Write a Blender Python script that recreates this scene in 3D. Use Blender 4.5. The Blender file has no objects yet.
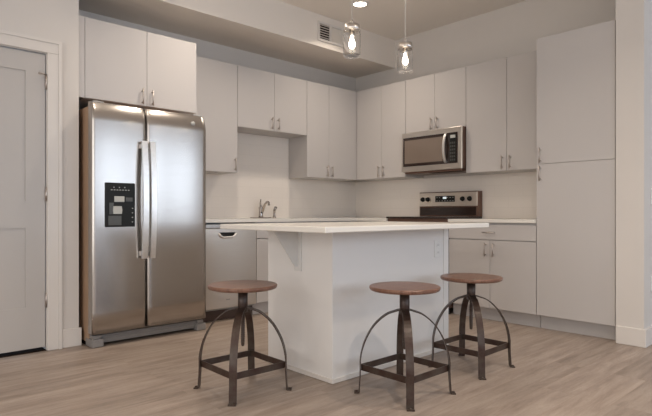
import bpy, bmesh, math, random
from mathutils import Vector, Matrix
random.seed(7)
C = bpy.context.scene.collection
PI = math.pi
CEIL = 3.048          # ceiling height
SOF = 2.715           # underside of bulkhead
Y0 = -0.66            # plane of door wall and bulkhead face
UT, UB = 2.438, 1.372 # wall cabinets top / bottom

# ------------------------------------------------------------------ materials
def nodes(name):
    m = bpy.data.materials.new(name); m.use_nodes = True
    nt = m.node_tree; b = nt.nodes['Principled BSDF']
    return m, nt, b
def mixcol(nt, fac, a, b):
    n = nt.nodes.new('ShaderNodeMix'); n.data_type = 'RGBA'
    nt.links.new(fac, n.inputs[0]); n.inputs[6].default_value = (*a, 1); n.inputs[7].default_value = (*b, 1)
    return n.outputs[2]
def noise(nt, scale, stretch=(1, 1, 1), detail=4, rough=.55, coord='Object'):
    tc = nt.nodes.new('ShaderNodeTexCoord'); mp = nt.nodes.new('ShaderNodeMapping'); ns = nt.nodes.new('ShaderNodeTexNoise')
    mp.inputs['Scale'].default_value = stretch
    ns.inputs['Scale'].default_value = scale; ns.inputs['Detail'].default_value = detail; ns.inputs['Roughness'].default_value = rough
    nt.links.new(tc.outputs[coord], mp.inputs[0]); nt.links.new(mp.outputs[0], ns.inputs[0])
    return ns.outputs['Fac']
def bump(nt, b, h, strength, dist=.002):
    n = nt.nodes.new('ShaderNodeBump'); n.inputs['Strength'].default_value = strength; n.inputs['Distance'].default_value = dist
    nt.links.new(h, n.inputs['Height']); nt.links.new(n.outputs[0], b.inputs['Normal'])
def paint(name, col, rough=.55, var=.03, bmp=.05, scale=60):
    m, nt, b = nodes(name)
    f = noise(nt, 2.5)
    nt.links.new(mixcol(nt, f, tuple(c * (1 - var) for c in col), tuple(min(1, c * (1 + var)) for c in col)), b.inputs['Base Color'])
    b.inputs['Roughness'].default_value = rough
    if bmp: bump(nt, b, noise(nt, scale), bmp)
    return m
def metal(name, col, rough=.3, stretch=(1, 1, 1), scale=40, var=.12, metallic=1, bmp=0, aniso=0):
    m, nt, b = nodes(name)
    f = noise(nt, scale, stretch)
    nt.links.new(mixcol(nt, f, tuple(c * (1 - var) for c in col), tuple(min(1, c * (1 + var)) for c in col)), b.inputs['Base Color'])
    b.inputs['Metallic'].default_value = metallic; b.inputs['Roughness'].default_value = rough
    if aniso: b.inputs['Anisotropic'].default_value = aniso
    if bmp: bump(nt, b, f, bmp, .0006)
    return m
def emis(name, col, s):
    m, nt, b = nodes(name)
    b.inputs['Base Color'].default_value = (*col, 1); b.inputs['Emission Color'].default_value = (*col, 1); b.inputs['Emission Strength'].default_value = s
    return m

M = {}
M['wall'] = paint('wall_paint', (.63, .592, .555), .6)
M['ceil'] = paint('ceiling_paint', (.82, .77, .71), .8)
M['soffit'] = paint('bulkhead_paint', (.76, .70, .635), .65)
M['trim'] = paint('trim_paint', (.66, .62, .58), .4, .015, 0)
M['doorp'] = paint('door_paint', (.465, .438, .415), .4, .015, 0)
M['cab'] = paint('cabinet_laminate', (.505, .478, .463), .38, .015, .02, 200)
M['cabin'] = paint('cabinet_carcass', (.60, .565, .535), .5, .01, 0)
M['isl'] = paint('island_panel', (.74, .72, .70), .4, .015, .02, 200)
M['quartz'] = paint('quartz', (.74, .71, .66), .22, .03, 0)
M['grey'] = paint('grey_bracket_paint', (.64, .63, .61), .4, .02, 0)
M['black'] = paint('black_plastic', (.008, .008, .007), .45, .1, 0)
M['darkgap'] = paint('dark_recess', (.016, .010, .008), .9, .1, 0)  # near-black; also paints in the shade under the door and in the duct
M['darkkick'] = paint('dark_toe_kick', (.06, .035, .027), .5, .1, 0)
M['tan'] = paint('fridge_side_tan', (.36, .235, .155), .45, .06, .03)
M['bronze'] = metal('range_side_brown', (.16, .09, .065), .4, metallic=.4)
M['black'].node_tree.nodes['Principled BSDF'].inputs['Specular IOR Level'].default_value = .25
M['darkgap'].node_tree.nodes['Principled BSDF'].inputs['Specular IOR Level'].default_value = .05
M['glassblk'] = paint('black_glass', (.03, .018, .015), .08, .05, 0)
M['steel'] = metal('brushed_steel', (.465, .435, .41), .24, (.6, 1, 30), 5, .07, bmp=.2)
M['steel_v'] = metal('brushed_steel_plain', (.66, .62, .57), .3, (1, 1, 40), 6, .06)
M['handle'] = metal('satin_handle', (.85, .84, .83), .38)
M['nickel'] = metal('satin_nickel', (.52, .47, .44), .35)
M['chrome'] = metal('faucet_chrome', (.45, .42, .40), .22)
M['grille'] = paint('grey_grille', (.21, .2, .195), .45, .08, 0)
M['dgrey'] = paint('dark_grey_plastic', (.07, .07, .065), .4, .05, 0)
M['white'] = paint('white_plastic', (.75, .74, .72), .35, .02, 0)
M['mark'] = paint('pale_marking', (.48, .48, .45), .5, .02, 0)
M['greyp'] = paint('grey_plastic', (.34, .34, .33), .35, .05, 0)
M['vent'] = paint('vent_white', (.68, .63, .57), .45, .02, 0)
M['lidm'] = metal('jar_lid_metal', (.72, .68, .64), .3)
M['cord'] = paint('pale_cord', (.70, .66, .60), .5, .02, 0)
M['canon'] = emis('lamp_disc', (1, .86, .68), 9)
M['bulb'] = emis('bulb_glow', (1, .86, .66), 22)
M['display'] = emis('clock_digits', (.75, .85, .9), .5)

def iron():
    m, nt, b = nodes('aged_iron')
    f = noise(nt, 14, detail=6, rough=.65)
    r = nt.nodes.new('ShaderNodeValToRGB'); r.color_ramp.elements[0].position = .36; r.color_ramp.elements[1].position = .68
    r.color_ramp.elements[0].color = (.036, .014, .009, 1); r.color_ramp.elements[1].color = (.066, .050, .038, 1)
    nt.links.new(f, r.inputs[0]); nt.links.new(r.outputs[0], b.inputs['Base Color'])
    b.inputs['Metallic'].default_value = .2; b.inputs['Roughness'].default_value = .42
    bump(nt, b, noise(nt, 90), .2, .001)
    return m
M['iron'] = iron()

def seatwood():
    m, nt, b = nodes('stained_seat_wood')
    f = noise(nt, 9, (1.2, 14, 1), 6, .6)
    r = nt.nodes.new('ShaderNodeValToRGB'); r.color_ramp.elements[0].position = .3; r.color_ramp.elements[1].position = .72
    r.color_ramp.elements[0].color = (.085, .032, .019, 1); r.color_ramp.elements[1].color = (.26, .140, .095, 1)
    nt.links.new(f, r.inputs[0]); nt.links.new(r.outputs[0], b.inputs['Base Color'])
    b.inputs['Roughness'].default_value = .33
    bump(nt, b, f, .15, .001)
    return m
M['seat'] = seatwood()

def floorm():
    m, nt, b = nodes('oak_plank_floor')
    tc = nt.nodes.new('ShaderNodeTexCoord'); br = nt.nodes.new('ShaderNodeTexBrick')
    br.inputs['Scale'].default_value = 1; br.inputs['Brick Width'].default_value = 1.5; br.inputs['Row Height'].default_value = .18
    br.inputs['Mortar Size'].default_value = .0012; br.inputs['Mortar Smooth'].default_value = .3; br.offset = .37
    br.inputs['Color1'].default_value = (0, 0, 0, 1); br.inputs['Color2'].default_value = (1, 1, 1, 1); br.inputs['Mortar'].default_value = (.5, .5, .5, 1)
    nt.links.new(tc.outputs['Object'], br.inputs[0])
    # every plank gets its own grain offset
    add = nt.nodes.new('ShaderNodeVectorMath'); add.operation = 'MULTIPLY_ADD'
    nt.links.new(br.outputs['Color'], add.inputs[0]); add.inputs[1].default_value = (7, 3, 5); nt.links.new(tc.outputs['Object'], add.inputs[2])
    mp = nt.nodes.new('ShaderNodeMapping'); mp.inputs['Scale'].default_value = (1.0, 9, 1); nt.links.new(add.outputs[0], mp.inputs[0])
    ns = nt.nodes.new('ShaderNodeTexNoise'); ns.inputs['Scale'].default_value = 2.2; ns.inputs['Detail'].default_value = 7; ns.inputs['Roughness'].default_value = .6; ns.inputs['Distortion'].default_value = .6
    nt.links.new(mp.outputs[0], ns.inputs[0])
    r = nt.nodes.new('ShaderNodeValToRGB'); r.color_ramp.elements[0].position = .28; r.color_ramp.elements[1].position = .72
    r.color_ramp.elements[0].color = (.215, .165, .132, 1); r.color_ramp.elements[1].color = (.395, .328, .278, 1)
    nt.links.new(ns.outputs['Fac'], r.inputs[0])
    hv = nt.nodes.new('ShaderNodeMix'); hv.data_type = 'RGBA'; hv.blend_type = 'MULTIPLY'; hv.inputs[0].default_value = 1
    rr = nt.nodes.new('ShaderNodeValToRGB'); rr.color_ramp.elements[0].color = (.90, .89, .88, 1); rr.color_ramp.elements[1].color = (1.05, 1.04, 1.04, 1)
    nt.links.new(br.outputs['Color'], rr.inputs[0]); nt.links.new(r.outputs[0], hv.inputs[6]); nt.links.new(rr.outputs[0], hv.inputs[7])
    sm = nt.nodes.new('ShaderNodeMix'); sm.data_type = 'RGBA'; sm.inputs[7].default_value = (.27, .20, .155, 1)
    nt.links.new(br.outputs['Fac'], sm.inputs[0]); nt.links.new(hv.outputs[2], sm.inputs[6])
    fine = noise(nt, 30, (1, 14, 1), 5, .7)
    fr_ = nt.nodes.new('ShaderNodeValToRGB'); fr_.color_ramp.elements[0].position = .3; fr_.color_ramp.elements[1].position = .7
    fr_.color_ramp.elements[0].color = (.80, .79, .78, 1); fr_.color_ramp.elements[1].color = (1.13, 1.13, 1.13, 1)
    nt.links.new(fine, fr_.inputs[0])
    fm = nt.nodes.new('ShaderNodeMix'); fm.data_type = 'RGBA'; fm.blend_type = 'MULTIPLY'; fm.inputs[0].default_value = 1
    nt.links.new(sm.outputs[2], fm.inputs[6]); nt.links.new(fr_.outputs[0], fm.inputs[7])
    nt.links.new(fm.outputs[2], b.inputs['Base Color'])
    b.inputs['Roughness'].default_value = .42
    bump(nt, b, ns.outputs['Fac'], .12, .001)
    return m
M['floor'] = floorm()

def tile():
    m, nt, b = nodes('backsplash_tile')
    geo = nt.nodes.new('ShaderNodeTexCoord'); sep = nt.nodes.new('ShaderNodeSeparateXYZ'); cmb = nt.nodes.new('ShaderNodeCombineXYZ'); ad = nt.nodes.new('ShaderNodeMath'); ad.operation = 'ADD'
    nt.links.new(geo.outputs['Object'], sep.inputs[0]); nt.links.new(sep.outputs[0], ad.inputs[0]); nt.links.new(sep.outputs[1], ad.inputs[1])
    nt.links.new(ad.outputs[0], cmb.inputs[0]); nt.links.new(sep.outputs[2], cmb.inputs[1])
    br = nt.nodes.new('ShaderNodeTexBrick'); br.inputs['Scale'].default_value = 1; br.inputs['Brick Width'].default_value = .305; br.inputs['Row Height'].default_value = .1143
    br.inputs['Mortar Size'].default_value = .0015; br.inputs['Color1'].default_value = (.79, .735, .68, 1); br.inputs['Color2'].default_value = (.80, .745, .69, 1); br.inputs['Mortar'].default_value = (.74, .69, .635, 1)
    nt.links.new(cmb.outputs[0], br.inputs[0]); nt.links.new(br.outputs['Color'], b.inputs['Base Color'])
    b.inputs['Roughness'].default_value = .3
    return m
M['tile'] = tile()

def clearglass():
    m, nt, b = nodes('jar_glass')
    b.inputs['Base Color'].default_value = (1, 1, 1, 1); b.inputs['Transmission Weight'].default_value = 1; b.inputs['Roughness'].default_value = .07; b.inputs['IOR'].default_value = 1.25
    return m
M['glass'] = clearglass()
def pane():
    m = bpy.data.materials.new('window_glass'); m.use_nodes = True; nt = m.node_tree; nt.nodes.clear()
    o = nt.nodes.new('ShaderNodeOutputMaterial'); t = nt.nodes.new('ShaderNodeBsdfTransparent'); g = nt.nodes.new('ShaderNodeBsdfGlossy'); x = nt.nodes.new('ShaderNodeMixShader')
    g.inputs['Roughness'].default_value = .02; x.inputs[0].default_value = .07
    nt.links.new(t.outputs[0], x.inputs[1]); nt.links.new(g.outputs[0], x.inputs[2]); nt.links.new(x.outputs[0], o.inputs[0])
    return m
M['pane'] = pane()

# ------------------------------------------------------------------ mesh builder
class MB:
    def __init__(s): s.bm = bmesh.new()
    def box(s, x0, x1, y0, y1, z0, z1, bev=0, seg=2):
        x0, x1 = sorted((x0, x1)); y0, y1 = sorted((y0, y1)); z0, z1 = sorted((z0, z1))
        v = [s.bm.verts.new(p) for p in ((x0, y0, z0), (x1, y0, z0), (x1, y1, z0), (x0, y1, z0), (x0, y0, z1), (x1, y0, z1), (x1, y1, z1), (x0, y1, z1))]
        fs = [s.bm.faces.new([v[i] for i in q]) for q in ((0, 3, 2, 1), (4, 5, 6, 7), (0, 1, 5, 4), (1, 2, 6, 5), (2, 3, 7, 6), (3, 0, 4, 7))]
        if bev:
            es = list({e for f in fs for e in f.edges})
            bmesh.ops.bevel(s.bm, geom=es, offset=bev, segments=seg, profile=.5, affect='EDGES')
        return s
    def tube(s, pts, r, n=10, caps=True):
        pts = [Vector(p) for p in pts]; rs = r if isinstance(r, (list, tuple)) else [r] * len(pts); rings = []
        up = None
        for i, p in enumerate(pts):
            d = (pts[min(i + 1, len(pts) - 1)] - pts[max(i - 1, 0)]).normalized()
            if up is None: up = Vector((0, 0, 1)) if abs(d.z) < .9 else Vector((1, 0, 0))
            a = (up - d * up.dot(d)).normalized(); up = a; b = d.cross(a)
            rings.append([s.bm.verts.new(p + rs[i] * (a * math.cos(2 * PI * k / n) + b * math.sin(2 * PI * k / n))) for k in range(n)])
        for A, B in zip(rings, rings[1:]):
            for k in range(n): s.bm.faces.new((A[k], A[(k + 1) % n], B[(k + 1) % n], B[k])).smooth = True
        if caps: s.bm.faces.new(rings[0][::-1]); s.bm.faces.new(rings[-1])
        return s
    def strip(s, pts, wdir, w, t):
        """flat bar of width w (along wdir) and thickness t following pts"""
        pts = [Vector(p) for p in pts]; W = Vector(wdir).normalized(); rings = []
        for i, p in enumerate(pts):
            d = (pts[min(i + 1, len(pts) - 1)] - pts[max(i - 1, 0)]).normalized(); n = d.cross(W).normalized()
            rings.append([s.bm.verts.new(p + W * a * w / 2 + n * b * t / 2) for a, b in ((-1, -1), (1, -1), (1, 1), (-1, 1))])
        for A, B in zip(rings, rings[1:]):
            for k in range(4): s.bm.faces.new((A[k], A[(k + 1) % 4], B[(k + 1) % 4], B[k]))
        s.bm.faces.new(rings[0][::-1]); s.bm.faces.new(rings[-1])
        return s
    def lathe(s, prof, c=(0, 0, 0), axis='z', n=32, smooth=True):
        c = Vector(c); rings = []
        for r, h in prof:
            ring = []
            for k in range(n):
                a = 2 * PI * k / n; u, w = r * math.cos(a), r * math.sin(a)
                o = {'z': (u, w, h), 'x': (h, u, w), 'y': (w, h, u)}[axis]
                ring.append(s.bm.verts.new(c + Vector(o)))
            rings.append(ring)
        for A, B in zip(rings, rings[1:]):
            for k in range(n): s.bm.faces.new((A[k], A[(k + 1) % n], B[(k + 1) % n], B[k])).smooth = smooth
        if prof[0][0] > 1e-5: s.bm.faces.new(rings[0][::-1])
        if prof[-1][0] > 1e-5: s.bm.faces.new(rings[-1])
        bmesh.ops.remove_doubles(s.bm, verts=[v for r in rings for v in r], dist=1e-6)
        return s
    def prism(s, poly, a, b, axis='y'):
        def P(u, v, h): return {'y': (u, h, v), 'x': (h, u, v), 'z': (u, v, h)}[axis]
        A = [s.bm.verts.new(P(u, v, a)) for u, v in poly]; B = [s.bm.verts.new(P(u, v, b)) for u, v in poly]; n = len(poly)
        s.bm.faces.new(A[::-1]); s.bm.faces.new(B)
        for k in range(n): s.bm.faces.new((A[k], A[(k + 1) % n], B[(k + 1) % n], B[k]))
        return s
    def build(s, name, mat, parent=None, org=(0, 0, 0)):
        bmesh.ops.recalc_face_normals(s.bm, faces=s.bm.faces)
        bmesh.ops.translate(s.bm, verts=s.bm.verts, vec=-Vector(org))
        me = bpy.data.meshes.new(name); s.bm.to_mesh(me); s.bm.free()
        me.materials.append(M[mat] if isinstance(mat, str) else mat)
        o = bpy.data.objects.new(name, me); C.objects.link(o)
        if parent is not None: o.parent = parent
        else: o.location = org
        return o
def tag(o, label=None, cat=None, group=None, kind=None):
    for k, v in (('label', label), ('category', cat), ('group', group), ('kind', kind)):
        if v: o[k] = v
    return o
def thing(name, loc, label, cat, group=None, rz=0):
    o = bpy.data.objects.new(name, None); o.empty_display_size = .1; C.objects.link(o)
    o.location = loc; o.rotation_euler.z = rz
    return tag(o, label, cat, group)
def struct(name, mb, mat, parent=None, org=(0, 0, 0)):
    o = mb.build(name, mat, parent, org)
    if parent is None: o['kind'] = 'structure'
    return o

# ------------------------------------------------------------------ room shell
XL, XR, YB, YW3 = -8.0, 3.2, -8.8, -3.52
PX = -0.65      # face of the wall stub beside the pantry
struct('floor', MB().box(XL - .2, XR + .2, YB - .2, .2, -.1, 0), 'floor')
struct('ceiling', MB().box(XL - .2, XR + .2, YB - .2, .2, CEIL, CEIL + .12), 'ceil')
struct('wall_sink', MB().box(-3.75, .12, 0, .12, 0, CEIL), 'wall')
struct('wall_range', MB().box(0, .12, -3.33, 0, 0, CEIL), 'wall')
# wall with the panel door: opening x -4.63..-3.845, height 2.113
DX0, DX1, DH = -4.635, -3.846, 2.108
struct('wall_door', MB().box(XL, DX0, Y0, Y0 + .12, 0, CEIL).box(DX1, -3.63, Y0, Y0 + .12, 0, CEIL).box(DX0, DX1, Y0, Y0 + .12, DH, CEIL)
       .box(-3.75, -3.63, Y0 + .12, 0, 0, CEIL), 'wall')
struct('wall_stub', MB().box(PX, .12, YW3, -3.33, 0, CEIL).box(.12, XR, YW3, -3.40, 0, CEIL), 'wall')
struct('wall_right', MB().box(XR, XR + .12, YB, -3.4, 0, CEIL), 'wall')
FILL_WIN = [(-8.4, -6.2), (-5.9, -3.7), (-3.4, -1.2)]  # unseen windows made up to brighten surfaces that face left
b = MB().box(XL - .12, XL, YB, Y0 + .12, 0, .25).box(XL - .12, XL, YB, Y0 + .12, 2.75, CEIL)
ys = [YB] + [v for w in FILL_WIN for v in w] + [Y0 + .12]
for k in range(0, len(ys), 2): b.box(XL - .12, XL, ys[k], ys[k + 1], .25, 2.75)
struct('wall_left', b, 'wall')
for n, (a, c) in enumerate(FILL_WIN, 5):
    f = MB()
    for (p, q) in ((a, a + .06), (c - .06, c), ((a + c) / 2 - .03, (a + c) / 2 + .03)): f.box(XL - .1, XL - .03, p, q, .25, 2.75)
    f.box(XL - .1, XL - .03, a, c, .25, .31).box(XL - .1, XL - .03, a, c, 2.69, 2.75).box(XL - .03, XL + .05, a - .06, c + .06, .22, .25)
    w = struct('window_%d' % n, f, 'trim')
    MB().box(XL - .07, XL - .064, a + .06, c - .06, .31, 2.69).build('pane', 'pane', w)
# back wall with three window openings
WIN = [(-7.8, -5.2), (-5.0, -2.4), (-2.2, .4), (.6, 3.0)]
WZ0, WZ1 = .85, 2.75
b = MB().box(XL - .12, XR + .12, YB - .12, YB, 0, WZ0).box(XL - .12, XR + .12, YB - .12, YB, WZ1, CEIL)
xs = [XL - .12] + [v for w in WIN for v in w] + [XR + .12]
for k in range(0, len(xs), 2): b.box(xs[k], xs[k + 1], YB - .12, YB, WZ0, WZ1)
struct('wall_back', b, 'wall')
for n, (a, c) in enumerate(WIN, 1):
    f = MB()
    for (p, q) in ((a, a + .06), (c - .06, c), ((a + c) / 2 - .03, (a + c) / 2 + .03)): f.box(p, q, YB - .1, YB - .03, WZ0, WZ1)
    f.box(a, c, YB - .1, YB - .03, WZ0, WZ0 + .06).box(a, c, YB - .1, YB - .03, WZ1 - .06, WZ1)
    f.box(a - .06, c + .06, YB - .03, YB + .05, WZ0 - .03, WZ0)
    w = struct('window_%d' % n, f, 'trim')
    MB().box(a + .06, c - .06, YB - .07, YB - .064, WZ0 + .06, WZ1 - .06).build('pane', 'pane', w)
struct('trim_1', MB().box(-3.63, 0, Y0, 0, SOF, CEIL), 'soffit')      # boxed-in bulkhead over the cabinets
# baseboards
BH, BT = .132, .016
def baseb(name, *boxes):
    m = MB()
    for q in boxes: m.box(*q, 0.0, BH, .004)
    return struct(name, m, 'trim')
baseb('baseboard_door', (-3.751, -3.63 + BT, Y0 - BT, Y0), (XL, DX0 - .093, Y0 - BT, Y0))
baseb('baseboard_stub', (PX - BT, PX, YW3 - BT, -3.335), (PX, XR, YW3 - BT, YW3))
baseb('baseboard_left', (XL, XL + BT, YB, Y0 - BT))
baseb('baseboard_right', (XR - BT, XR, YB, YW3 - BT))
baseb('baseboard_back', (XL + BT, XR - BT, YB, YB + BT))

# door: frame casing (trim), slab with two recessed panels, hinges
cz = .093
c = MB()
for x0, x1 in ((DX0 - cz, DX0), (DX1, DX1 + cz)):
    c.box(x0, x1, Y0 - .018, Y0, 0, DH, .004)
c.box(DX0 - cz, DX1 + cz, Y0 - .018, Y0, DH, DH + cz, .004)
c.box(DX1 + .072, DX1 + cz, Y0 - .026, Y0 - .018, 0, DH + .072).box(DX0 - cz, DX1 + cz, Y0 - .026, Y0 - .018, DH + .072, DH + cz)
struct('trim_2', c, 'trim')
j = MB().box(DX0, DX0 + .012, Y0, Y0 + .12, 0, DH).box(DX1 - .004, DX1, Y0, Y0 + .12, 0, DH).box(DX0, DX1, Y0, Y0 + .12, DH - .004, DH)
struct('trim_3', j, 'trim')
sx0, sx1, sz0, sz1 = DX0 + .014, DX1 - .010, .028, DH - .012
d = MB(); st = .125; yf = Y0 + .006
d.box(sx0, sx1, yf + .008, yf + .036, sz0, sz1)
d.box(sx0, sx0 + st, yf, yf + .008, sz0, sz1).box(sx1 - st, sx1, yf, yf + .008, sz0, sz1)
for z0, z1 in ((sz0, .318), (.871, 1.058), (1.963, sz1)): d.box(sx0 + st, sx1 - st, yf, yf + .008, z0, z1)
door = struct('door_1', d, 'doorp')
for hz in (1.90, 1.11, .36):
    h = MB().box(DX1 - .012, DX1 + .002, Y0 - .004, Y0 + .004, hz - .05, hz + .05).lathe([(.006, -.052), (.006, .052)], (DX1 - .006, Y0 - .009, hz), n=12)
    if hz > 1.5: h.tube([(DX1 - .006, Y0 - .009, hz + .055), (DX1 - .055, Y0 - .03, hz + .055)], .004, 8).lathe([(.008, 0), (.008, .015)], (DX1 - .055, Y0 - .03, hz + .045), n=12)
    h.build('hinge', 'nickel', door)
kn = MB().lathe([(.03, 0), (.03, -.008), (.012, -.012), (.012, -.04), (.027, -.05), (.029, -.065), (.018, -.075), (0, -.077)], (sx0 + .07, yf, .96), 'y', 24)
kn.build('door_knob', 'nickel', door)
struct('floor_gap_shade', MB().box(DX0, DX1, Y0, Y0 + .12, 0, .006), 'darkgap')  # dark strip painting in the shade of the gap under the door

# ------------------------------------------------------------------ cabinets
def pull(parent, org, p, normal, vertical=True, L=.125):
    """bar pull on two posts; p = centre on the face, normal = outward unit vector"""
    p = Vector(p); n = Vector(normal); d = Vector((0, 0, 1)) if vertical else Vector((0, 1, 0)) if abs(n.x) > .5 else Vector((1, 0, 0))
    m = MB(); m.tube([p + n * .028 - d * L / 2, p + n * .028 + d * L / 2], .0055, 10)
    for s in (-1, 1): m.tube([p + d * s * L * .36, p + n * .028 + d * s * L * .36], .0045, 8)
    return m.build('handle', 'nickel', parent, org)
G = .0016  # half gap between fronts
def cabinet(name, wall, a0, a1, depth, z0, z1, fronts, label, cat, group=None, toe=0, toemat='cab', th=.02, mat='cab', hollow=False):
    """wall 'S' (sink wall, fronts face -y, a = x) or 'R' (range wall, fronts face -x, a = y). fronts: (kind, a0, a1, z0, z1, handle)"""
    a0, a1 = sorted((a0, a1)); f = depth - th
    org = ((a0 + a1) / 2, -depth / 2, z0) if wall == 'S' else (-depth / 2, (a0 + a1) / 2, z0)
    t = thing(name, org, label, cat, group)
    def bx(m, p0, p1, d0, d1, q0, q1, bev=0):
        if wall == 'S': m.box(p0, p1, -d1, -d0, q0, q1, bev)
        else: m.box(-d1, -d0, p0, p1, q0, q1, bev)
        return m
    e = .0008
    if hollow:
        m = MB(); zb = z0 + toe
        bx(m, a0 + e, a0 + .018, .002, f - .002, zb, z1); bx(m, a1 - .018, a1 - e, .002, f - .002, zb, z1)
        bx(m, a0 + .018, a1 - .018, .002, f - .002, zb, zb + .018); bx(m, a0 + .018, a1 - .018, .002, .012, zb + .018, z1); bx(m, a0 + .018, a1 - .018, f - .02, f - .002, z1 - .06, z1)
        m.build('body', mat, t, org)
    else: bx(MB(), a0 + e, a1 - e, .002, f - .002, z0 + toe, z1).build('body', mat, t, org)
    if toe: bx(MB(), a0 + e, a1 - e, .002, f - .055, z0, z0 + toe).build('toe_kick', toemat, t, org)
    n = (0, -1, 0) if wall == 'S' else (-1, 0, 0)
    for kind, p0, p1, q0, q1, h in fronts:
        p0, p1 = sorted((p0, p1))
        dr = bx(MB(), p0 + G, p1 - G, f, depth, q0 + G, q1 - G, .0015).build(kind, mat, t, org)
        if h:
            ha, hz, vert = h
            P = (ha, -depth, hz) if wall == 'S' else (-depth, ha, hz)
            pull(dr, org, P, n, vert)
    return t
UG = 'white slab-front wall cabinets'
hz = 1.452
# wall above fridge (deep)
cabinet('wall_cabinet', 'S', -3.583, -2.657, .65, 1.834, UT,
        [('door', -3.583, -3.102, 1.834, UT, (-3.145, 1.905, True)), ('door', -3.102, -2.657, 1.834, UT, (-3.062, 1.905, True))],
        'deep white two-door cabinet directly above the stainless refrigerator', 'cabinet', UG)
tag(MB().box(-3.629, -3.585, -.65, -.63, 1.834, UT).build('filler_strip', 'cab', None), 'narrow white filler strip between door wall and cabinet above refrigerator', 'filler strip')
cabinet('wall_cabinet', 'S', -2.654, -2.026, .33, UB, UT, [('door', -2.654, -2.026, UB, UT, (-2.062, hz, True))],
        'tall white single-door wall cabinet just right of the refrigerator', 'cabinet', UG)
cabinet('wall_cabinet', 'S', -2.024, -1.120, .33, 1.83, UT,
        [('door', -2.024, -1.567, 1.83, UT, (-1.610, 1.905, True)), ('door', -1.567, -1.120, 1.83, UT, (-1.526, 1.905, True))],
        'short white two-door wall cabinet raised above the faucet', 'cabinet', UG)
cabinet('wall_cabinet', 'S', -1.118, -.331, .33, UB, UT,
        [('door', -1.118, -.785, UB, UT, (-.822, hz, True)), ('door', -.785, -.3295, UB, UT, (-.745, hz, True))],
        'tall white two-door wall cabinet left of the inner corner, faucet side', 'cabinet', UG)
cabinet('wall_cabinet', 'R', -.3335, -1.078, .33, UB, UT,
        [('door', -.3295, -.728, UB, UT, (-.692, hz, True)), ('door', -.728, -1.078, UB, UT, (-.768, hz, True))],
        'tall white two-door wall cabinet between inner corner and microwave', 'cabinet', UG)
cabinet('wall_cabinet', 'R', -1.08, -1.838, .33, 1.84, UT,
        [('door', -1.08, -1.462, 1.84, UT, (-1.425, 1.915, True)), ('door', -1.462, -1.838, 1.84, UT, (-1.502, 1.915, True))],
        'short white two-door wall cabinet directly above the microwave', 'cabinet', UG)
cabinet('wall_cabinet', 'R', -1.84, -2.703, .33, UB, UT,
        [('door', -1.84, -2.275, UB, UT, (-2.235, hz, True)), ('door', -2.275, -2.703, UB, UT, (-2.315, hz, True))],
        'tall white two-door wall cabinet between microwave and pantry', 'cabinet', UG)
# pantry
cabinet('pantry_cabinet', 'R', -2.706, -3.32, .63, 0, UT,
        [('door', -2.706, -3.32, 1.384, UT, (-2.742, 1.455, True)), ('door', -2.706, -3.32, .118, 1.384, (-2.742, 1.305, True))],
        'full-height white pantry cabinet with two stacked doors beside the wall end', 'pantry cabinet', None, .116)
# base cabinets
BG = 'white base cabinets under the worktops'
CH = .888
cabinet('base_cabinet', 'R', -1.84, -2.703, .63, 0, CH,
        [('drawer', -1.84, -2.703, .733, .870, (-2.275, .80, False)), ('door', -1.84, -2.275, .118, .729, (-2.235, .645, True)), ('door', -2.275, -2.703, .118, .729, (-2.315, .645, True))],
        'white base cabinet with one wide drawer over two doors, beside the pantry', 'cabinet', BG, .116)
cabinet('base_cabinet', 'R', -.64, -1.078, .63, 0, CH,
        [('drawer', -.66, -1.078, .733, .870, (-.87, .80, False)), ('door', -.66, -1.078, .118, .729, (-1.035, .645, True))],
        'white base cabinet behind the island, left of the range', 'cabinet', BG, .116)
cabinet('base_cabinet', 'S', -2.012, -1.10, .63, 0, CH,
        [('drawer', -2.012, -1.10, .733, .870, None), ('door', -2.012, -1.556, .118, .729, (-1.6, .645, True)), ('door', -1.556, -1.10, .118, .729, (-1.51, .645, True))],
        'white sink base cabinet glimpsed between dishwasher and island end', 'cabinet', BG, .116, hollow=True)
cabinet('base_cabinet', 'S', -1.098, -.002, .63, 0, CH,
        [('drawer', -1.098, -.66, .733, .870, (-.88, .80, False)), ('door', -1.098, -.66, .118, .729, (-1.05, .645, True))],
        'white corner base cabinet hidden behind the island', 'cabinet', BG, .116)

# ------------------------------------------------------------------ worktops, splash, sink, faucet
T0, T1 = .889, .918
IT0, IT1 = .878, .908
SX0, SX1, SY0, SY1 = -1.90, -1.22, -.54, -.15
w = MB()
w.box(-2.655, SX0, -.645, -.002, T0, T1).box(SX1, -.002, -.645, -.002, T0, T1).box(SX0, SX1, -.645, SY0, T0, T1).box(SX0, SX1, SY1, -.002, T0, T1)
w.box(-.645, -.002, -1.080, -.645, T0, T1)
tag(w.build('worktop', 'quartz'), 'pale L-shaped worktop around the faucet and inner corner', 'worktop')
tag(MB().box(-.645, -.002, -2.704, -1.839, T0, T1, .002).build('worktop', 'quartz'), 'short pale worktop between range and pantry', 'worktop')
bs = MB().box(-2.655, -.012, -.011, -.0005, T1 + .001, UB - .001).box(-2.024, -1.120, -.011, -.0005, UB - .001, 1.828)
tag(bs.build('backsplash', 'tile'), 'pale tiled backsplash behind the faucet', 'backsplash')
bs = MB().box(-.011, -.0005, -2.704, -.0005, T1 + .001, UB - .001)
tag(bs.build('backsplash', 'tile'), 'pale tiled backsplash behind the range', 'backsplash')
o = (-1.56, -.345, .70)
t = thing('sink', o, 'stainless undermount sink below the faucet', 'sink')
s = MB(); q = .012
s.box(SX0 - q, SX1 + q, SY0 - q, SY1 + q, .69, .70)
for a in ((SX0 - q, SX0, SY0 - q, SY1 + q), (SX1, SX1 + q, SY0 - q, SY1 + q), (SX0, SX1, SY0 - q, SY0), (SX0, SX1, SY1, SY1 + q)): s.box(*a, .70, T0 - .001)
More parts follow.
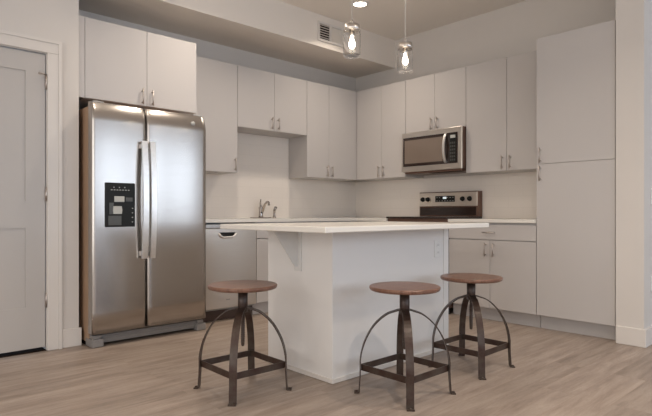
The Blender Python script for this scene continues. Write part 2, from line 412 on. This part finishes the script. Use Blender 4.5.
s.build('basin', 'steel_v', t, o)
MB().lathe([(.045, 0), (.045, .004), (.02, .005), (0, .003)], (-1.56, -.345, .70), n=24).build('drain', 'chrome', t, o)
fx, fy = -1.565, -.085
t = thing('faucet', (fx, fy, T1), 'single-lever kitchen faucet with short curved spout on the worktop', 'faucet')
o = (fx, fy, T1)
MB().box(fx - .125, fx + .125, fy - .028, fy + .028, T1 + .0005, T1 + .012, .005).build('base_plate', 'chrome', t, o)
MB().lathe([(.026, .012), (.023, .03), (.021, .09), (.024, .11), (.022, .125), (0, .13)], o, n=24).build('faucet_body', 'chrome', t, o)
pts = [(fx + .0, fy - .015, T1 + .06)] + [(fx, fy - .02 - .12 * (k / 10), T1 + .06 + .115 * math.sin(k / 10 * PI * .62)) for k in range(1, 11)]
pts.append((fx, pts[-1][1] - .004, pts[-1][2] - .03))
MB().tube(pts, [.015] * 5 + [.012] * 7, 12).build('spout', 'chrome', t, o)
MB().tube([(fx, fy, T1 + .12), (fx, fy + .012, T1 + .155), (fx + .012, fy + .02, T1 + .205)], [.014, .009, .006], 10).build('lever', 'chrome', t, o)
px_ = -1.385
o = (px_, fy, T1)
t = thing('side_sprayer', o, 'small side sprayer standing right of the faucet', 'sprayer')
MB().lathe([(.022, .0005), (.022, .008), (.014, .02), (.011, .05), (.011, .055)], o, n=20).build('holder', 'chrome', t, o)
MB().tube([(px_, fy, T1 + .055), (px_, fy - .004, T1 + .09), (px_, fy - .03, T1 + .12)], [.012, .014, .017], 12).build('spray_head', 'chrome', t, o)

# ------------------------------------------------------------------ dishwasher
o = (-2.315, -.32, 0)
t = thing('dishwasher', o, 'stainless dishwasher with pocket handle beside the refrigerator', 'dishwasher')
x0, x1 = -2.622, -2.018
MB().box(x0, x1, -.60, -.01, .10, .878).build('body', 'greyp', t, o)
MB().box(x0, x1, -.57, -.05, .002, .10).build('toe_kick', 'darkkick', t, o)
dm = MB().box(x0 + .002, x1 - .002, -.638, -.601, .118, .835, .004)
dd = dm.build('door', 'steel_v', t, o)
MB().box(x0 + .002, x1 - .002, -.632, -.601, .838, .874, .004).build('control_strip', 'steel', t, o)
# pocket handle: dark scoop with a pale rolled lip below
pc = -2.34
MB().box(-2.352, -2.312, -.6395, -.638, .188, .196).build('badge', 'greyp', dd, o)
MB().prism([(pc - .085, .800), (pc + .085, .800), (pc + .075, .775), (pc + .05, .762), (pc - .05, .762), (pc - .075, .775)], -.6395, -.636).build('handle_pocket', 'black', dd, o)
MB().tube([(pc - .088, -.642, .79), (pc - .075, -.645, .77), (pc - .05, -.647, .755), (pc + .05, -.647, .755), (pc + .075, -.645, .77), (pc + .088, -.642, .79)], .010, 8).build('handle_lip', 'handle', dd, o)
tag(MB().box(-2.654, -2.625, -.63, -.01, .0, .887).build('end_panel', 'cab'), 'thin white end panel between refrigerator and dishwasher', 'panel')

# ------------------------------------------------------------------ refrigerator
FX0, FX1, FS = -3.598, -2.672, -3.190
o = ((FX0 + FX1) / 2, -.45, 0)
t = thing('refrigerator', o, 'stainless side-by-side refrigerator with black water dispenser', 'refrigerator')
MB().box(FX0 + .004, FX1 - .004, -.755, -.03, .03, 1.755, .004).build('body', 'tan', t, o)
def bowed(x0, x1, z0, z1, yb, yf, bow=.011, N=28, R=.14):
    m = MB(); bm = m.bm
    zs = [z0 + (z1 - R - z0) * k / 10 for k in range(11)]
    prof = [(z, 0) for z in zs] + [(z1 - R + (R - .014) * k / 14, .036 * (k / 14) ** 2) for k in range(1, 15)]
    prof += [(z1 - .014 + .014 * math.sin(a), .036 + .020 * (1 - math.cos(a))) for a in [PI / 2 * k / 8 for k in range(1, 9)]]
    F, Bk = [], []
    for z, dy in prof:
        rf, rb = [], []
        for i in range(N + 1):
            u = i / N; e = abs(2 * u - 1)
            y = yf + bow * e ** 2.2 + dy
            if e > .955: y += .012 * ((e - .955) / .045) ** 2
            rf.append(bm.verts.new((x0 + (x1 - x0) * u, min(y, yb - .002), z))); rb.append(bm.verts.new((x0 + (x1 - x0) * u, yb, z)))
        F.append(rf); Bk.append(rb)
    n = len(prof)
    for a in range(n - 1):
        for i in range(N):
            f = bm.faces.new((F[a][i], F[a][i + 1], F[a + 1][i + 1], F[a + 1][i])); f.smooth = True
            bm.faces.new((Bk[a][i], Bk[a + 1][i], Bk[a + 1][i + 1], Bk[a][i + 1]))
        bm.faces.new((F[a][0], F[a + 1][0], Bk[a + 1][0], Bk[a][0])); bm.faces.new((F[a][N], Bk[a][N], Bk[a + 1][N], F[a + 1][N]))
    for i in range(N):
        bm.faces.new((F[0][i], Bk[0][i], Bk[0][i + 1], F[0][i + 1])); bm.faces.new((F[-1][i], F[-1][i + 1], Bk[-1][i + 1], Bk[-1][i]))
    return m
YF = -.852
dl = bowed(FX0, FS - .003, .10, 1.785, -.762, YF).build('door', 'steel', t, o)
dr = bowed(FS + .003, FX1, .10, 1.785, -.762, YF).build('door', 'steel', t, o)
for dpar, hx, sgn in ((dl, -3.226, -1), (dr, -3.162, 1)):
    pts = [(hx, YF + .008, .66)]
    for k in range(0, 21):
        u = k / 20; pts.append((hx, YF - .012 - .042 * math.sin(PI * (.06 + .88 * u)) ** .7, .63 + .89 * u))
    pts.append((hx, YF + .008, 1.49))
    hm = MB().strip(pts[1:-1], (1, 0, 0), .042, .018)
    hm.box(hx - .015, hx + .015, YF - .03, YF + .012, .645, .685, .004).box(hx - .015, hx + .015, YF - .03, YF + .012, 1.465, 1.505, .004)
    hm.build('handle', 'handle', dpar, o)
# dispenser
zx0, zx1, zz0, zz1 = -3.512, -3.288, .872, 1.198
yd = YF + .006
dp = MB().box(zx0, zx1, yd - .012, yd + .02, zz0, zz1, .006).build('dispenser', 'black', dl, o)
MB().box(zx0 + .02, zx1 - .015, yd - .0135, yd - .012, 1.137, 1.180).build('control_panel', 'black', dl, o)
for k in range(7): MB().box(zx0 + .040 + .021 * k, zx0 + .052 + .021 * k, yd - .0145, yd - .0135, 1.142, 1.147).build('button_mark', 'mark', dl, o)
for k in range(3): MB().box(zx0 + .060 + .040 * k, zx0 + .066 + .040 * k, yd - .0145, yd - .0135, 1.160, 1.167).build('button_mark', 'mark', dl, o)
for k in range(4): MB().box(zx1 - .026, zx1 - .018, yd - .0130, yd - .0120, .905 + .034 * k, .911 + .034 * k).build('button_mark', 'mark', dl, o)
MB().box(zx0 + .065, zx0 + .14, yd - .017, yd - .012, 1.056, 1.098, .003).build('chute', 'mark', dl, o)
MB().box(zx0 + .150, zx1 - .022, yd - .0150, yd - .012, 1.06, 1.09, .002).build('side_button', 'dgrey', dl, o)
MB().prism([(zx0 + .058, 1.025), (zx0 + .118, 1.025), (zx0 + .122, .995), (zx0 + .118, .968), (zx0 + .058, .968), (zx0 + .054, .995)], yd - .020, yd - .012).build('paddle', 'mark', dl, o)
MB().prism([(zx0 + .030, 1.05), (zx0 + .062, 1.05), (zx0 + .055, .965), (zx0 + .030, .965)], yd - .0145, yd - .012).build('recess_edge', 'dgrey', dl, o)
MB().box(zx0 + .022, zx0 + .118, yd - .0150, yd - .012, .885, .955, .002).build('drip_tray', 'dgrey', dl, o)
MB().lathe([(.019, 0), (.019, -.002), (.0, -.002)], (-2.80, YF + .006, 1.705), 'y', 24).build('badge', 'greyp', dr, o)
# grille and foot covers
g = MB().box(FX0 + .07, FX1 - .07, -.80, -.70, .022, .084, .004)
for k in range(2): g.box(FX0 + .09, FX1 - .09, -.806, -.80, .036 + .022 * k, .046 + .022 * k)
g.build('grille', 'grille', t, o)
for a, bb in ((FX0 + .002, FX0 + .085), (FX1 - .085, FX1 - .002)):
    MB().box(a, bb, -.838, -.70, .002, .060, .006).box(a + .01, bb - .02, -.826, -.72, .060, .088, .004).build('foot_cover', 'grille', t, o)
MB().box(FX0 + .01, FX1 - .01, -.70, -.06, .001, .03).build('base', 'darkgap', t, o)
for a in (FX0 + .02, FX1 - .10): MB().box(a, a + .08, -.80, -.70, 1.757, 1.792, .003).build('hinge_cover', 'greyp', t, o)

# ------------------------------------------------------------------ microwave
o = (-.2, -1.459, 1.41)
t = thing('microwave', o, 'stainless over-the-range microwave with dark window, mounted over the range', 'microwave')
y0, y1 = -1.836, -1.082      # right, left in the picture
XM = -.40
MB().box(XM + .025, -.013, y0, y1, 1.425, 1.838, .003).build('body', 'bronze', t, o)
fr = MB().box(XM, XM + .024, y0, y1, 1.418, 1.838, .004).build('front_frame', 'steel_v', t, o)
dd = MB().box(XM - .006, XM + .0, -1.79, y1 - .022, 1.475, 1.785, .003).build('door', 'glassblk', t, o)
MB().box(XM - .0075, XM - .006, -1.615, y1 - .045, 1.505, 1.755).build('door_window', paint('tinted_window', (.20, .155, .125), .12, .1, 0), dd, o)
pts = [(XM - .008 - .040 * math.sin(PI * k / 16) ** .6, -1.655, 1.485 + .29 * k / 16) for k in range(17)]
MB().strip(pts, (0, 1, 0), .026, .014).build('handle', 'handle', dd, o)
kp = MB().box(XM - .0085, XM - .006, -1.775, -1.70, 1.49, 1.775).build('keypad', 'black', t, o)
k_ = MB()
for r in range(6):
    for c_ in range(3): k_.box(XM - .010, XM - .0085, -1.765 + .022 * c_, -1.750 + .022 * c_, 1.50 + .034 * r, 1.518 + .034 * r)
k_.build('keys', 'dgrey', kp, o)
MB().box(XM - .010, XM - .0085, -1.768, -1.708, 1.728, 1.758).build('clock_display', 'mark', kp, o)
MB().box(XM + .03, -.06, y0 + .02, y1 - .02, 1.398, 1.424, .003).build('vent_base', 'bronze', t, o)
MB().box(XM + .05, XM + .12, -1.79, -1.40, 1.3955, 1.398).build('grease_filter', 'darkgap', t, o)

# ------------------------------------------------------------------ range
o = (-.33, -1.459, 0)
t = thing('range', o, 'stainless electric range with knobbed back panel behind the island', 'range')
RY0, RY1 = -1.836, -1.083
MB().box(-.635, -.03, RY0, RY1, .06, .918).build('body', 'bronze', t, o)
MB().box(-.665, -.02, RY0 - .0005, RY1 + .0005, .919, .937, .003).build('cooktop', 'glassblk', t, o)
for bx_, by_, r in ((-.20, -1.27, .08), (-.20, -1.65, .10), (-.48, -1.27, .11), (-.48, -1.65, .08)):
    MB().lathe([(r, .0), (r, .0007), (r - .006, .0007), (r - .006, 0)], (bx_, by_, .937), n=40).build('burner_ring', 'greyp', t, o)
od = MB().box(-.672, -.636, RY0 + .004, RY1 - .004, .26, .86, .005).build('oven_door', 'steel_v', t, o)
MB().box(-.674, -.672, RY0 + .10, RY1 - .10, .40, .72).build('oven_window', 'glassblk', od, o)
h = MB().tube([(-.715, RY0 + .05, .80), (-.715, RY1 - .05, .80)], .012, 12)
for yy in (RY0 + .08, RY1 - .08): h.tube([(-.672, yy, .80), (-.715, yy, .80)], .008, 8)
h.build('handle', 'handle', od, o)
MB().box(-.665, -.636, RY0 + .004, RY1 - .004, .075, .245, .005).build('drawer', 'steel_v', t, o)
for yy in (RY0 + .03, RY1 - .03):
    for xx in (-.60, -.08): MB().lathe([(.022, .001), (.022, .06)], (xx, yy, 0), n=14).build('foot', 'black', t, o)
bg = MB().box(-.085, -.013, RY0, RY1, .938, 1.205, .003).build('back_panel', 'bronze', t, o)
MB().box(-.094, -.085, RY0 + .012, RY1 - .006, 1.048, 1.197, .003).build('control_panel', 'steel_v', bg, o)
MB().box(-.089, -.085, RY0 + .03, RY1 - .012, .950, 1.038, .002).build('glass_strip', 'glassblk', bg, o)
for yy in (-1.137, -1.205, -1.65, -1.735):
    MB().lathe([(.026, 0), (.026, -.004), (.021, -.006), (.019, -.024), (.0, -.025)], (-.094, yy, 1.125), 'x', 24).box(-.1215, -.118, yy - .003, yy + .003, 1.127, 1.143).build('knob', 'black', bg, o)
dsp = MB().box(-.0965, -.094, -1.555, -1.305, 1.095, 1.16).build('display', 'black', bg, o)
for k in range(7):
    MB().box(-.0975, -.0965, -1.54 + .034 * k, -1.525 + .034 * k, 1.104, 1.109).build('button_mark', 'mark', bg, o)
    if k not in (3, 4): MB().box(-.0975, -.0965, -1.54 + .034 * k, -1.525 + .034 * k, 1.140, 1.145).build('button_mark', 'mark', bg, o)
MB().box(-.0975, -.0965, -1.450, -1.405, 1.128, 1.150).build('clock_digits', 'display', bg, o)

# ------------------------------------------------------------------ island
IX0, IX1, IY0, IY1 = -2.876, -1.737, -2.578, -1.97
o = ((IX0 + IX1) / 2, (IY0 + IY1) / 2, 0)
t = thing('kitchen_island', o, 'white panelled kitchen island under the large overhanging worktop', 'island')
MB().box(IX0, IX1, IY0, IY1, .002, .8765).build('body', 'isl', t, o)
MB().box(IX0 - .004, IX0 + .012, IY0 - .004, IY0 + .012, .03, .8765).build('corner_trim', 'isl', t, o)
MB().box(IX1 - .055, IX1 + .003, IY0 - .006, IY0, .002, .8765, .001).build('end_stile', 'isl', t, o)
MB().box(IX0 - .008, IX1 - .055, IY0 - .008, IY0, .002, .028, .002).box(IX0 - .008, IX0, IY0, IY1, .002, .028, .002).build('base_moulding', 'trim', t, o)
for x0 in (IX0 + .02, IX0 + .395, IX0 + .77):
    dd = MB().box(x0, x0 + .36, IY1, IY1 + .018, .12, .87, .002).build('door', 'isl', t, o)
    pull(dd, o, (x0 + .32, IY1 + .018, .78), (0, 1, 0))
tag(MB().box(-3.231, -1.725, -2.90, -1.955, IT0, IT1, .004).build('island_worktop', 'quartz'), 'large pale overhanging worktop on the kitchen island', 'worktop')
# support bracket
o = (IX0, -2.277, .62)
t = thing('support_bracket', o, 'grey triangular bracket under island worktop overhang', 'bracket')
MB().box(IX0 - .008, IX0 - .0005, -2.31, -2.244, .622, .877).build('back_plate', 'grey', t, o)
MB().box(IX0 - .22, IX0 - .008, -2.31, -2.244, .870, .877).build('top_plate', 'grey', t, o)
MB().prism([(IX0 - .008, .870), (IX0 - .185, .870), (IX0 - .185, .862), (IX0 - .03, .648), (IX0 - .008, .648)], -2.281, -2.273).build('gusset', 'grey', t, o)
# outlets
def outlet(org, n, w, h, label, switch=False):
    """n = outward normal, plates face -y"""
    t = thing('switch' if switch else 'outlet', org, label, 'light switch' if switch else 'outlet')
    x, y, z = org
    MB().box(x - w / 2, x + w / 2, y - .006, y - .0005, z - h / 2, z + h / 2, .002).build('plate', 'white', t, org)
    if switch: MB().box(x - .017, x + .017, y - .010, y - .006, z - .033, z + .033, .002).build('rocker', 'white', t, org)
    else:
        for dz in (-.026, .026):
            f = MB().box(x - .017, x + .017, y - .0085, y - .006, z + dz - .016, z + dz + .016, .002).build('socket', 'white', t, org)
            MB().box(x - .008, x - .005, y - .0092, y - .0085, z + dz - .006, z + dz + .007).box(x + .005, x + .008, y - .0092, y - .0085, z + dz - .006, z + dz + .007).build('slots', 'greyp', f, org)
outlet((-1.862, IY0, .725), None, .072, .118, 'white outlet on the island end panel under the worktop')
outlet((-.46, YW3, 1.10), None, .075, .12, 'white wall switch at right picture edge, above the low outlet', True)
outlet((-.46, YW3, .45), None, .075, .12, 'white wall outlet low at the right picture edge')

# ------------------------------------------------------------------ stools
def stool(loc, rz, label, seat_z=.581):
    t = thing('bar_stool', loc, label, 'stool', 'round wooden seat iron stools at the island', rz)
    O = (0, 0, 0)
    H = seat_z; R = .191
    MB().lathe([(0, H - .0235), (R - .012, H - .0235), (R - .004, H - .020), (R, H - .012), (R, H - .004), (R - .003, H - .001), (R - .006, H), (0, H)], O, n=56, smooth=False).build('seat', 'seat', t)
    MB().lathe([(.085, H - .030), (.085, H - .024)], O, n=28).build('mounting_plate', 'iron', t)
    MB().lathe([(.020, .425), (.027, .430), (.027, H - .032)], O, n=24).build('hub', 'iron', t)
    rod = MB().lathe([(.0, .235), (.008, .24), (.010, .25), (.010, .43)], O, n=14)
    for k in range(13): rod.lathe([(.010, .262 + .012 * k), (.0125, .265 + .012 * k), (.010, .268 + .012 * k)], O, n=14)
    rod.build('threaded_rod', 'iron', t)
    Rf = .240
    for k in range(4):
        a = PI / 4 + k * PI / 2; dx, dy = math.cos(a), math.sin(a); w = (-dy, dx, 0)
        ctl = [(.0, .458), (.022, .453), (.050, .445), (.103, .424), (.168, .364), (.217, .275), (.2385, .19), (Rf, .13)]
        prof = []
        for q in range(1, len(ctl) - 1):
            p0, p1, p2 = ctl[q - 1], ctl[q], ctl[q + 1]; p3 = ctl[min(q + 2, len(ctl) - 1)]
            for w_ in range(4):
                u = w_ / 4
                prof.append(tuple(.5 * (2 * p1[i] + (p2[i] - p0[i]) * u + (2 * p0[i] - 5 * p1[i] + 4 * p2[i] - p3[i]) * u * u + (3 * p1[i] - p0[i] - 3 * p2[i] + p3[i]) * u ** 3) for i in (0, 1)))
        prof += [(Rf, .13), (Rf + .001, .09), (Rf + .004, .05), (Rf + .006, .012), (Rf + .007, .005), (Rf + .012, .004), (Rf + .032, .004)]
        lg = MB().strip([(r * dx, r * dy, z) for r, z in prof], w, .040, .006)
        lg.build('leg', 'iron', t)
        MB().lathe([(.009, .0065), (.009, .010), (.005, .013), (0, .0135)], ((Rf + .022) * dx, (Rf + .022) * dy, 0), n=10).build('foot_bolt', 'iron', t)
    # square stretcher of flat bars joining the legs
    s = (Rf - .006) / math.sqrt(2)
    c4 = [(s, s), (-s, s), (-s, -s), (s, -s)]
    for k in range(4):
        (ax, ay), (bx_, by_) = c4[k], c4[(k + 1) % 4]
        MB().strip([(ax, ay, .138), (bx_, by_, .138)], (0, 0, 1), .034, .005).build('stretcher', 'iron', t)
    return t
stool((-3.296, -2.298, 0), math.radians(-1), 'iron stool with round wooden seat left of the island, nearest the refrigerator')
stool((-2.694, -2.953, 0), math.radians(0), 'iron stool with round wooden seat in front of the island, middle of three')
stool((-1.997, -2.930, 0), math.radians(1), 'iron stool with round wooden seat at the island right end, nearest the pantry', .574)

# ------------------------------------------------------------------ lamps
def pendant(x, y, label):
    zc = 2.066; O = (x, y, CEIL); t = thing('pendant_light', O, label, 'pendant light', 'mason jar pendant lights above the island')
    z0 = zc - .105
    outer = [(0, 0), (.045, .0), (.052, .005), (.054, .014), (.054, .146), (.051, .156), (.045, .163), (.045, .178)]
    inner = [(.043, .178), (.043, .162), (.049, .155), (.052, .145), (.052, .015), (.050, .007), (.044, .004), (0, .004)]
    MB().lathe([(r, z0 + h) for r, h in outer + inner], (x, y, 0), n=40).build('glass_jar', 'glass', t, O)
    MB().lathe([(.046, z0 + .168), (.050, z0 + .170), (.050, z0 + .184), (.047, z0 + .188), (.047, z0 + .204), (0, z0 + .205)], (x, y, 0), n=40).build('lid', 'lidm', t, O)
    MB().tube([(x + .054 * math.cos(a), y + .054 * math.sin(a), z0 + .163) for a in [2 * PI * k / 36 for k in range(37)]], .0028, 8).build('wire_clamp', 'nickel', t, O)
    MB().lathe([(.013, z0 + .2055), (.013, z0 + .222), (.006, z0 + .236), (0, z0 + .237)], (x, y, 0), n=18).build('cord_grip', 'lidm', t, O)
    MB().lathe([(.014, z0 + .13), (.016, z0 + .135), (.016, z0 + .1715), (0, z0 + .1715)], (x, y, 0), n=20).build('socket', 'lidm', t, O)
    MB().lathe([(0, z0 + .052), (.009, z0 + .054), (.018, z0 + .064), (.021, z0 + .078), (.019, z0 + .092), (.011, z0 + .112), (.010, z0 + .129)], (x, y, 0), n=20).build('bulb', 'bulb', t, O)
    MB().tube([(x, y, z0 + .236), (x, y, CEIL - .02)], .0028, 8).build('cord', 'cord', t, O)
    MB().lathe([(.06, CEIL - .0005), (.06, CEIL - .012), (.05, CEIL - .022), (0, CEIL - .024)], (x, y, 0), n=32).build('ceiling_canopy', 'lidm', t, O)
pendant(-2.555, -2.42, 'mason jar pendant light on the left, beside the ceiling vent')
pendant(-2.02, -2.42, 'mason jar pendant light on the right, hanging nearer the range')

def can(x, y, label, e):
    O = (x, y, CEIL); t = thing('recessed_light', O, label, 'ceiling light')
    MB().lathe([(.085, CEIL - .0005), (.085, CEIL - .005), (.066, CEIL - .007), (.064, CEIL - .0005)], (x, y, 0), n=40).build('trim_ring', 'white', t, O)
    MB().lathe([(.0635, CEIL - .0008), (.0635, CEIL - .003), (0, CEIL - .003)], (x, y, 0), n=40).build('lens', 'canon', t, O)
    L = bpy.data.lights.new('downlight', 'AREA'); L.shape = 'DISK'; L.size = .12; L.energy = e; L.color = (1, .87, .73); L.spread = math.radians(125)
    lo = bpy.data.objects.new('downlight', L); lo.location = (x, y, CEIL - .009); C.objects.link(lo)
E_CAN = 9
CANS = [(-1.125, -1.14, 'lit recessed ceiling light above the range corner', 1.0),
        (-2.65, -1.25, 'recessed ceiling light in front of the sink', 1.2), (-3.55, -1.6, 'recessed ceiling light in front of the panel door', .35),
        (-2.2, -3.6, 'recessed ceiling light in front of the pantry', 1.0), (-3.3, -4.2, 'added unseen recessed ceiling light behind the stools', 1.6),
        (-5.6, -3.6, 'added unseen recessed ceiling light left of the camera', 1), (-1.2, -5.6, 'added unseen recessed ceiling light in the living area', 1), (-5.0, -6.6, 'added unseen recessed ceiling light near the back windows', 1)]  # these and the one behind the stools are unseen, added as fill
for x, y, l, k in CANS: can(x, y, l, E_CAN * k)

# vent register on the bulkhead face
vx0, vx1, vz0, vz1 = -1.262, -.885, 2.775, 2.975
O = ((vx0 + vx1) / 2, Y0, (vz0 + vz1) / 2)
t = thing('air_vent', O, 'white louvred air vent on the bulkhead face', 'air vent')
f = MB(); fw_ = .022
f.box(vx0, vx1, Y0 - .018, Y0 - .0005, vz0, vz0 + fw_, .002).box(vx0, vx1, Y0 - .018, Y0 - .0005, vz1 - fw_, vz1, .002)
f.box(vx0, vx0 + fw_, Y0 - .018, Y0 - .0005, vz0 + fw_, vz1 - fw_).box(vx1 - fw_, vx1, Y0 - .018, Y0 - .0005, vz0 + fw_, vz1 - fw_)
mx = vx0 + .165
f.box(mx, mx + .02, Y0 - .018, Y0 - .0005, vz0 + fw_, vz1 - fw_)
f.build('frame', 'trim', t, O)
MB().box(vx0 + fw_, mx, Y0 - .003, Y0 - .0005, vz0 + fw_, vz1 - fw_).build('duct_shade', 'darkgap', t, O)  # flat dark sheet, the shade behind the louvres put into its colour
for k in range(6):
    z = vz0 + .036 + .0255 * k
    MB().prism([(Y0 - .003, z + .012), (Y0 - .015, z), (Y0 - .015, z - .003), (Y0 - .003, z + .009)], vx0 + fw_, mx, 'x').build('louvre', 'vent', t, O)
m = MB().box(mx + .02, vx1 - fw_, Y0 - .003, Y0 - .0005, vz0 + fw_, vz1 - fw_)
for k in range(8): m.box(mx + .03 + .019 * k, mx + .035 + .019 * k, Y0 - .008, Y0 - .003, vz0 + fw_, vz1 - fw_)
m.build('damper_plate', 'vent', t, O)

# ------------------------------------------------------------------ daylight, plus fill added from the left
W = bpy.data.worlds.new('sky'); bpy.context.scene.world = W; W.use_nodes = True
bg_ = W.node_tree.nodes['Background']; bg_.inputs[0].default_value = (.62, .78, 1, 1); bg_.inputs[1].default_value = .6
E_WIN = 44
for a, c in WIN:
    L = bpy.data.lights.new('daylight_fill', 'AREA'); L.shape = 'RECTANGLE'; L.size = c - a; L.size_y = WZ1 - WZ0; L.energy = E_WIN * (.45 if a < -7 else .95 if a < -4 else 1.15); L.color = (.77, .87, 1)
    lo = bpy.data.objects.new('daylight_fill', L); lo.location = ((a + c) / 2, YB - .25, (WZ0 + WZ1) / 2); lo.rotation_euler = (math.radians(90), 0, 0); C.objects.link(lo)

E_LFILL = 50  # warm fill lamps added outside the made-up left windows
for a, c in FILL_WIN:
    L = bpy.data.lights.new('daylight_fill', 'AREA'); L.shape = 'RECTANGLE'; L.size = c - a; L.size_y = 2.5; L.energy = E_LFILL; L.color = (1, .92, .83)
    lo = bpy.data.objects.new('daylight_fill', L); lo.location = (XL - .25, (a + c) / 2, 1.5); lo.rotation_euler = (math.radians(90), 0, -math.radians(90)); C.objects.link(lo)

# ------------------------------------------------------------------ camera
cam = bpy.data.cameras.new('camera'); co = bpy.data.objects.new('camera', cam); C.objects.link(co)
cam.sensor_width = 36; cam.lens = 532.0 / 652 * 36; cam.shift_y = (212.97 - 208) / 652
cam.clip_start = .05
co.location = (-4.97, -4.771, .975); co.rotation_euler = (math.radians(90), 0, -math.radians(42.977))
sc = bpy.context.scene; sc.camera = co
sc.view_settings.view_transform = 'Standard'; sc.view_settings.look = 'None'; sc.view_settings.gamma = 1; sc.view_settings.exposure = 0.22
sc.view_settings.use_curve_mapping = False
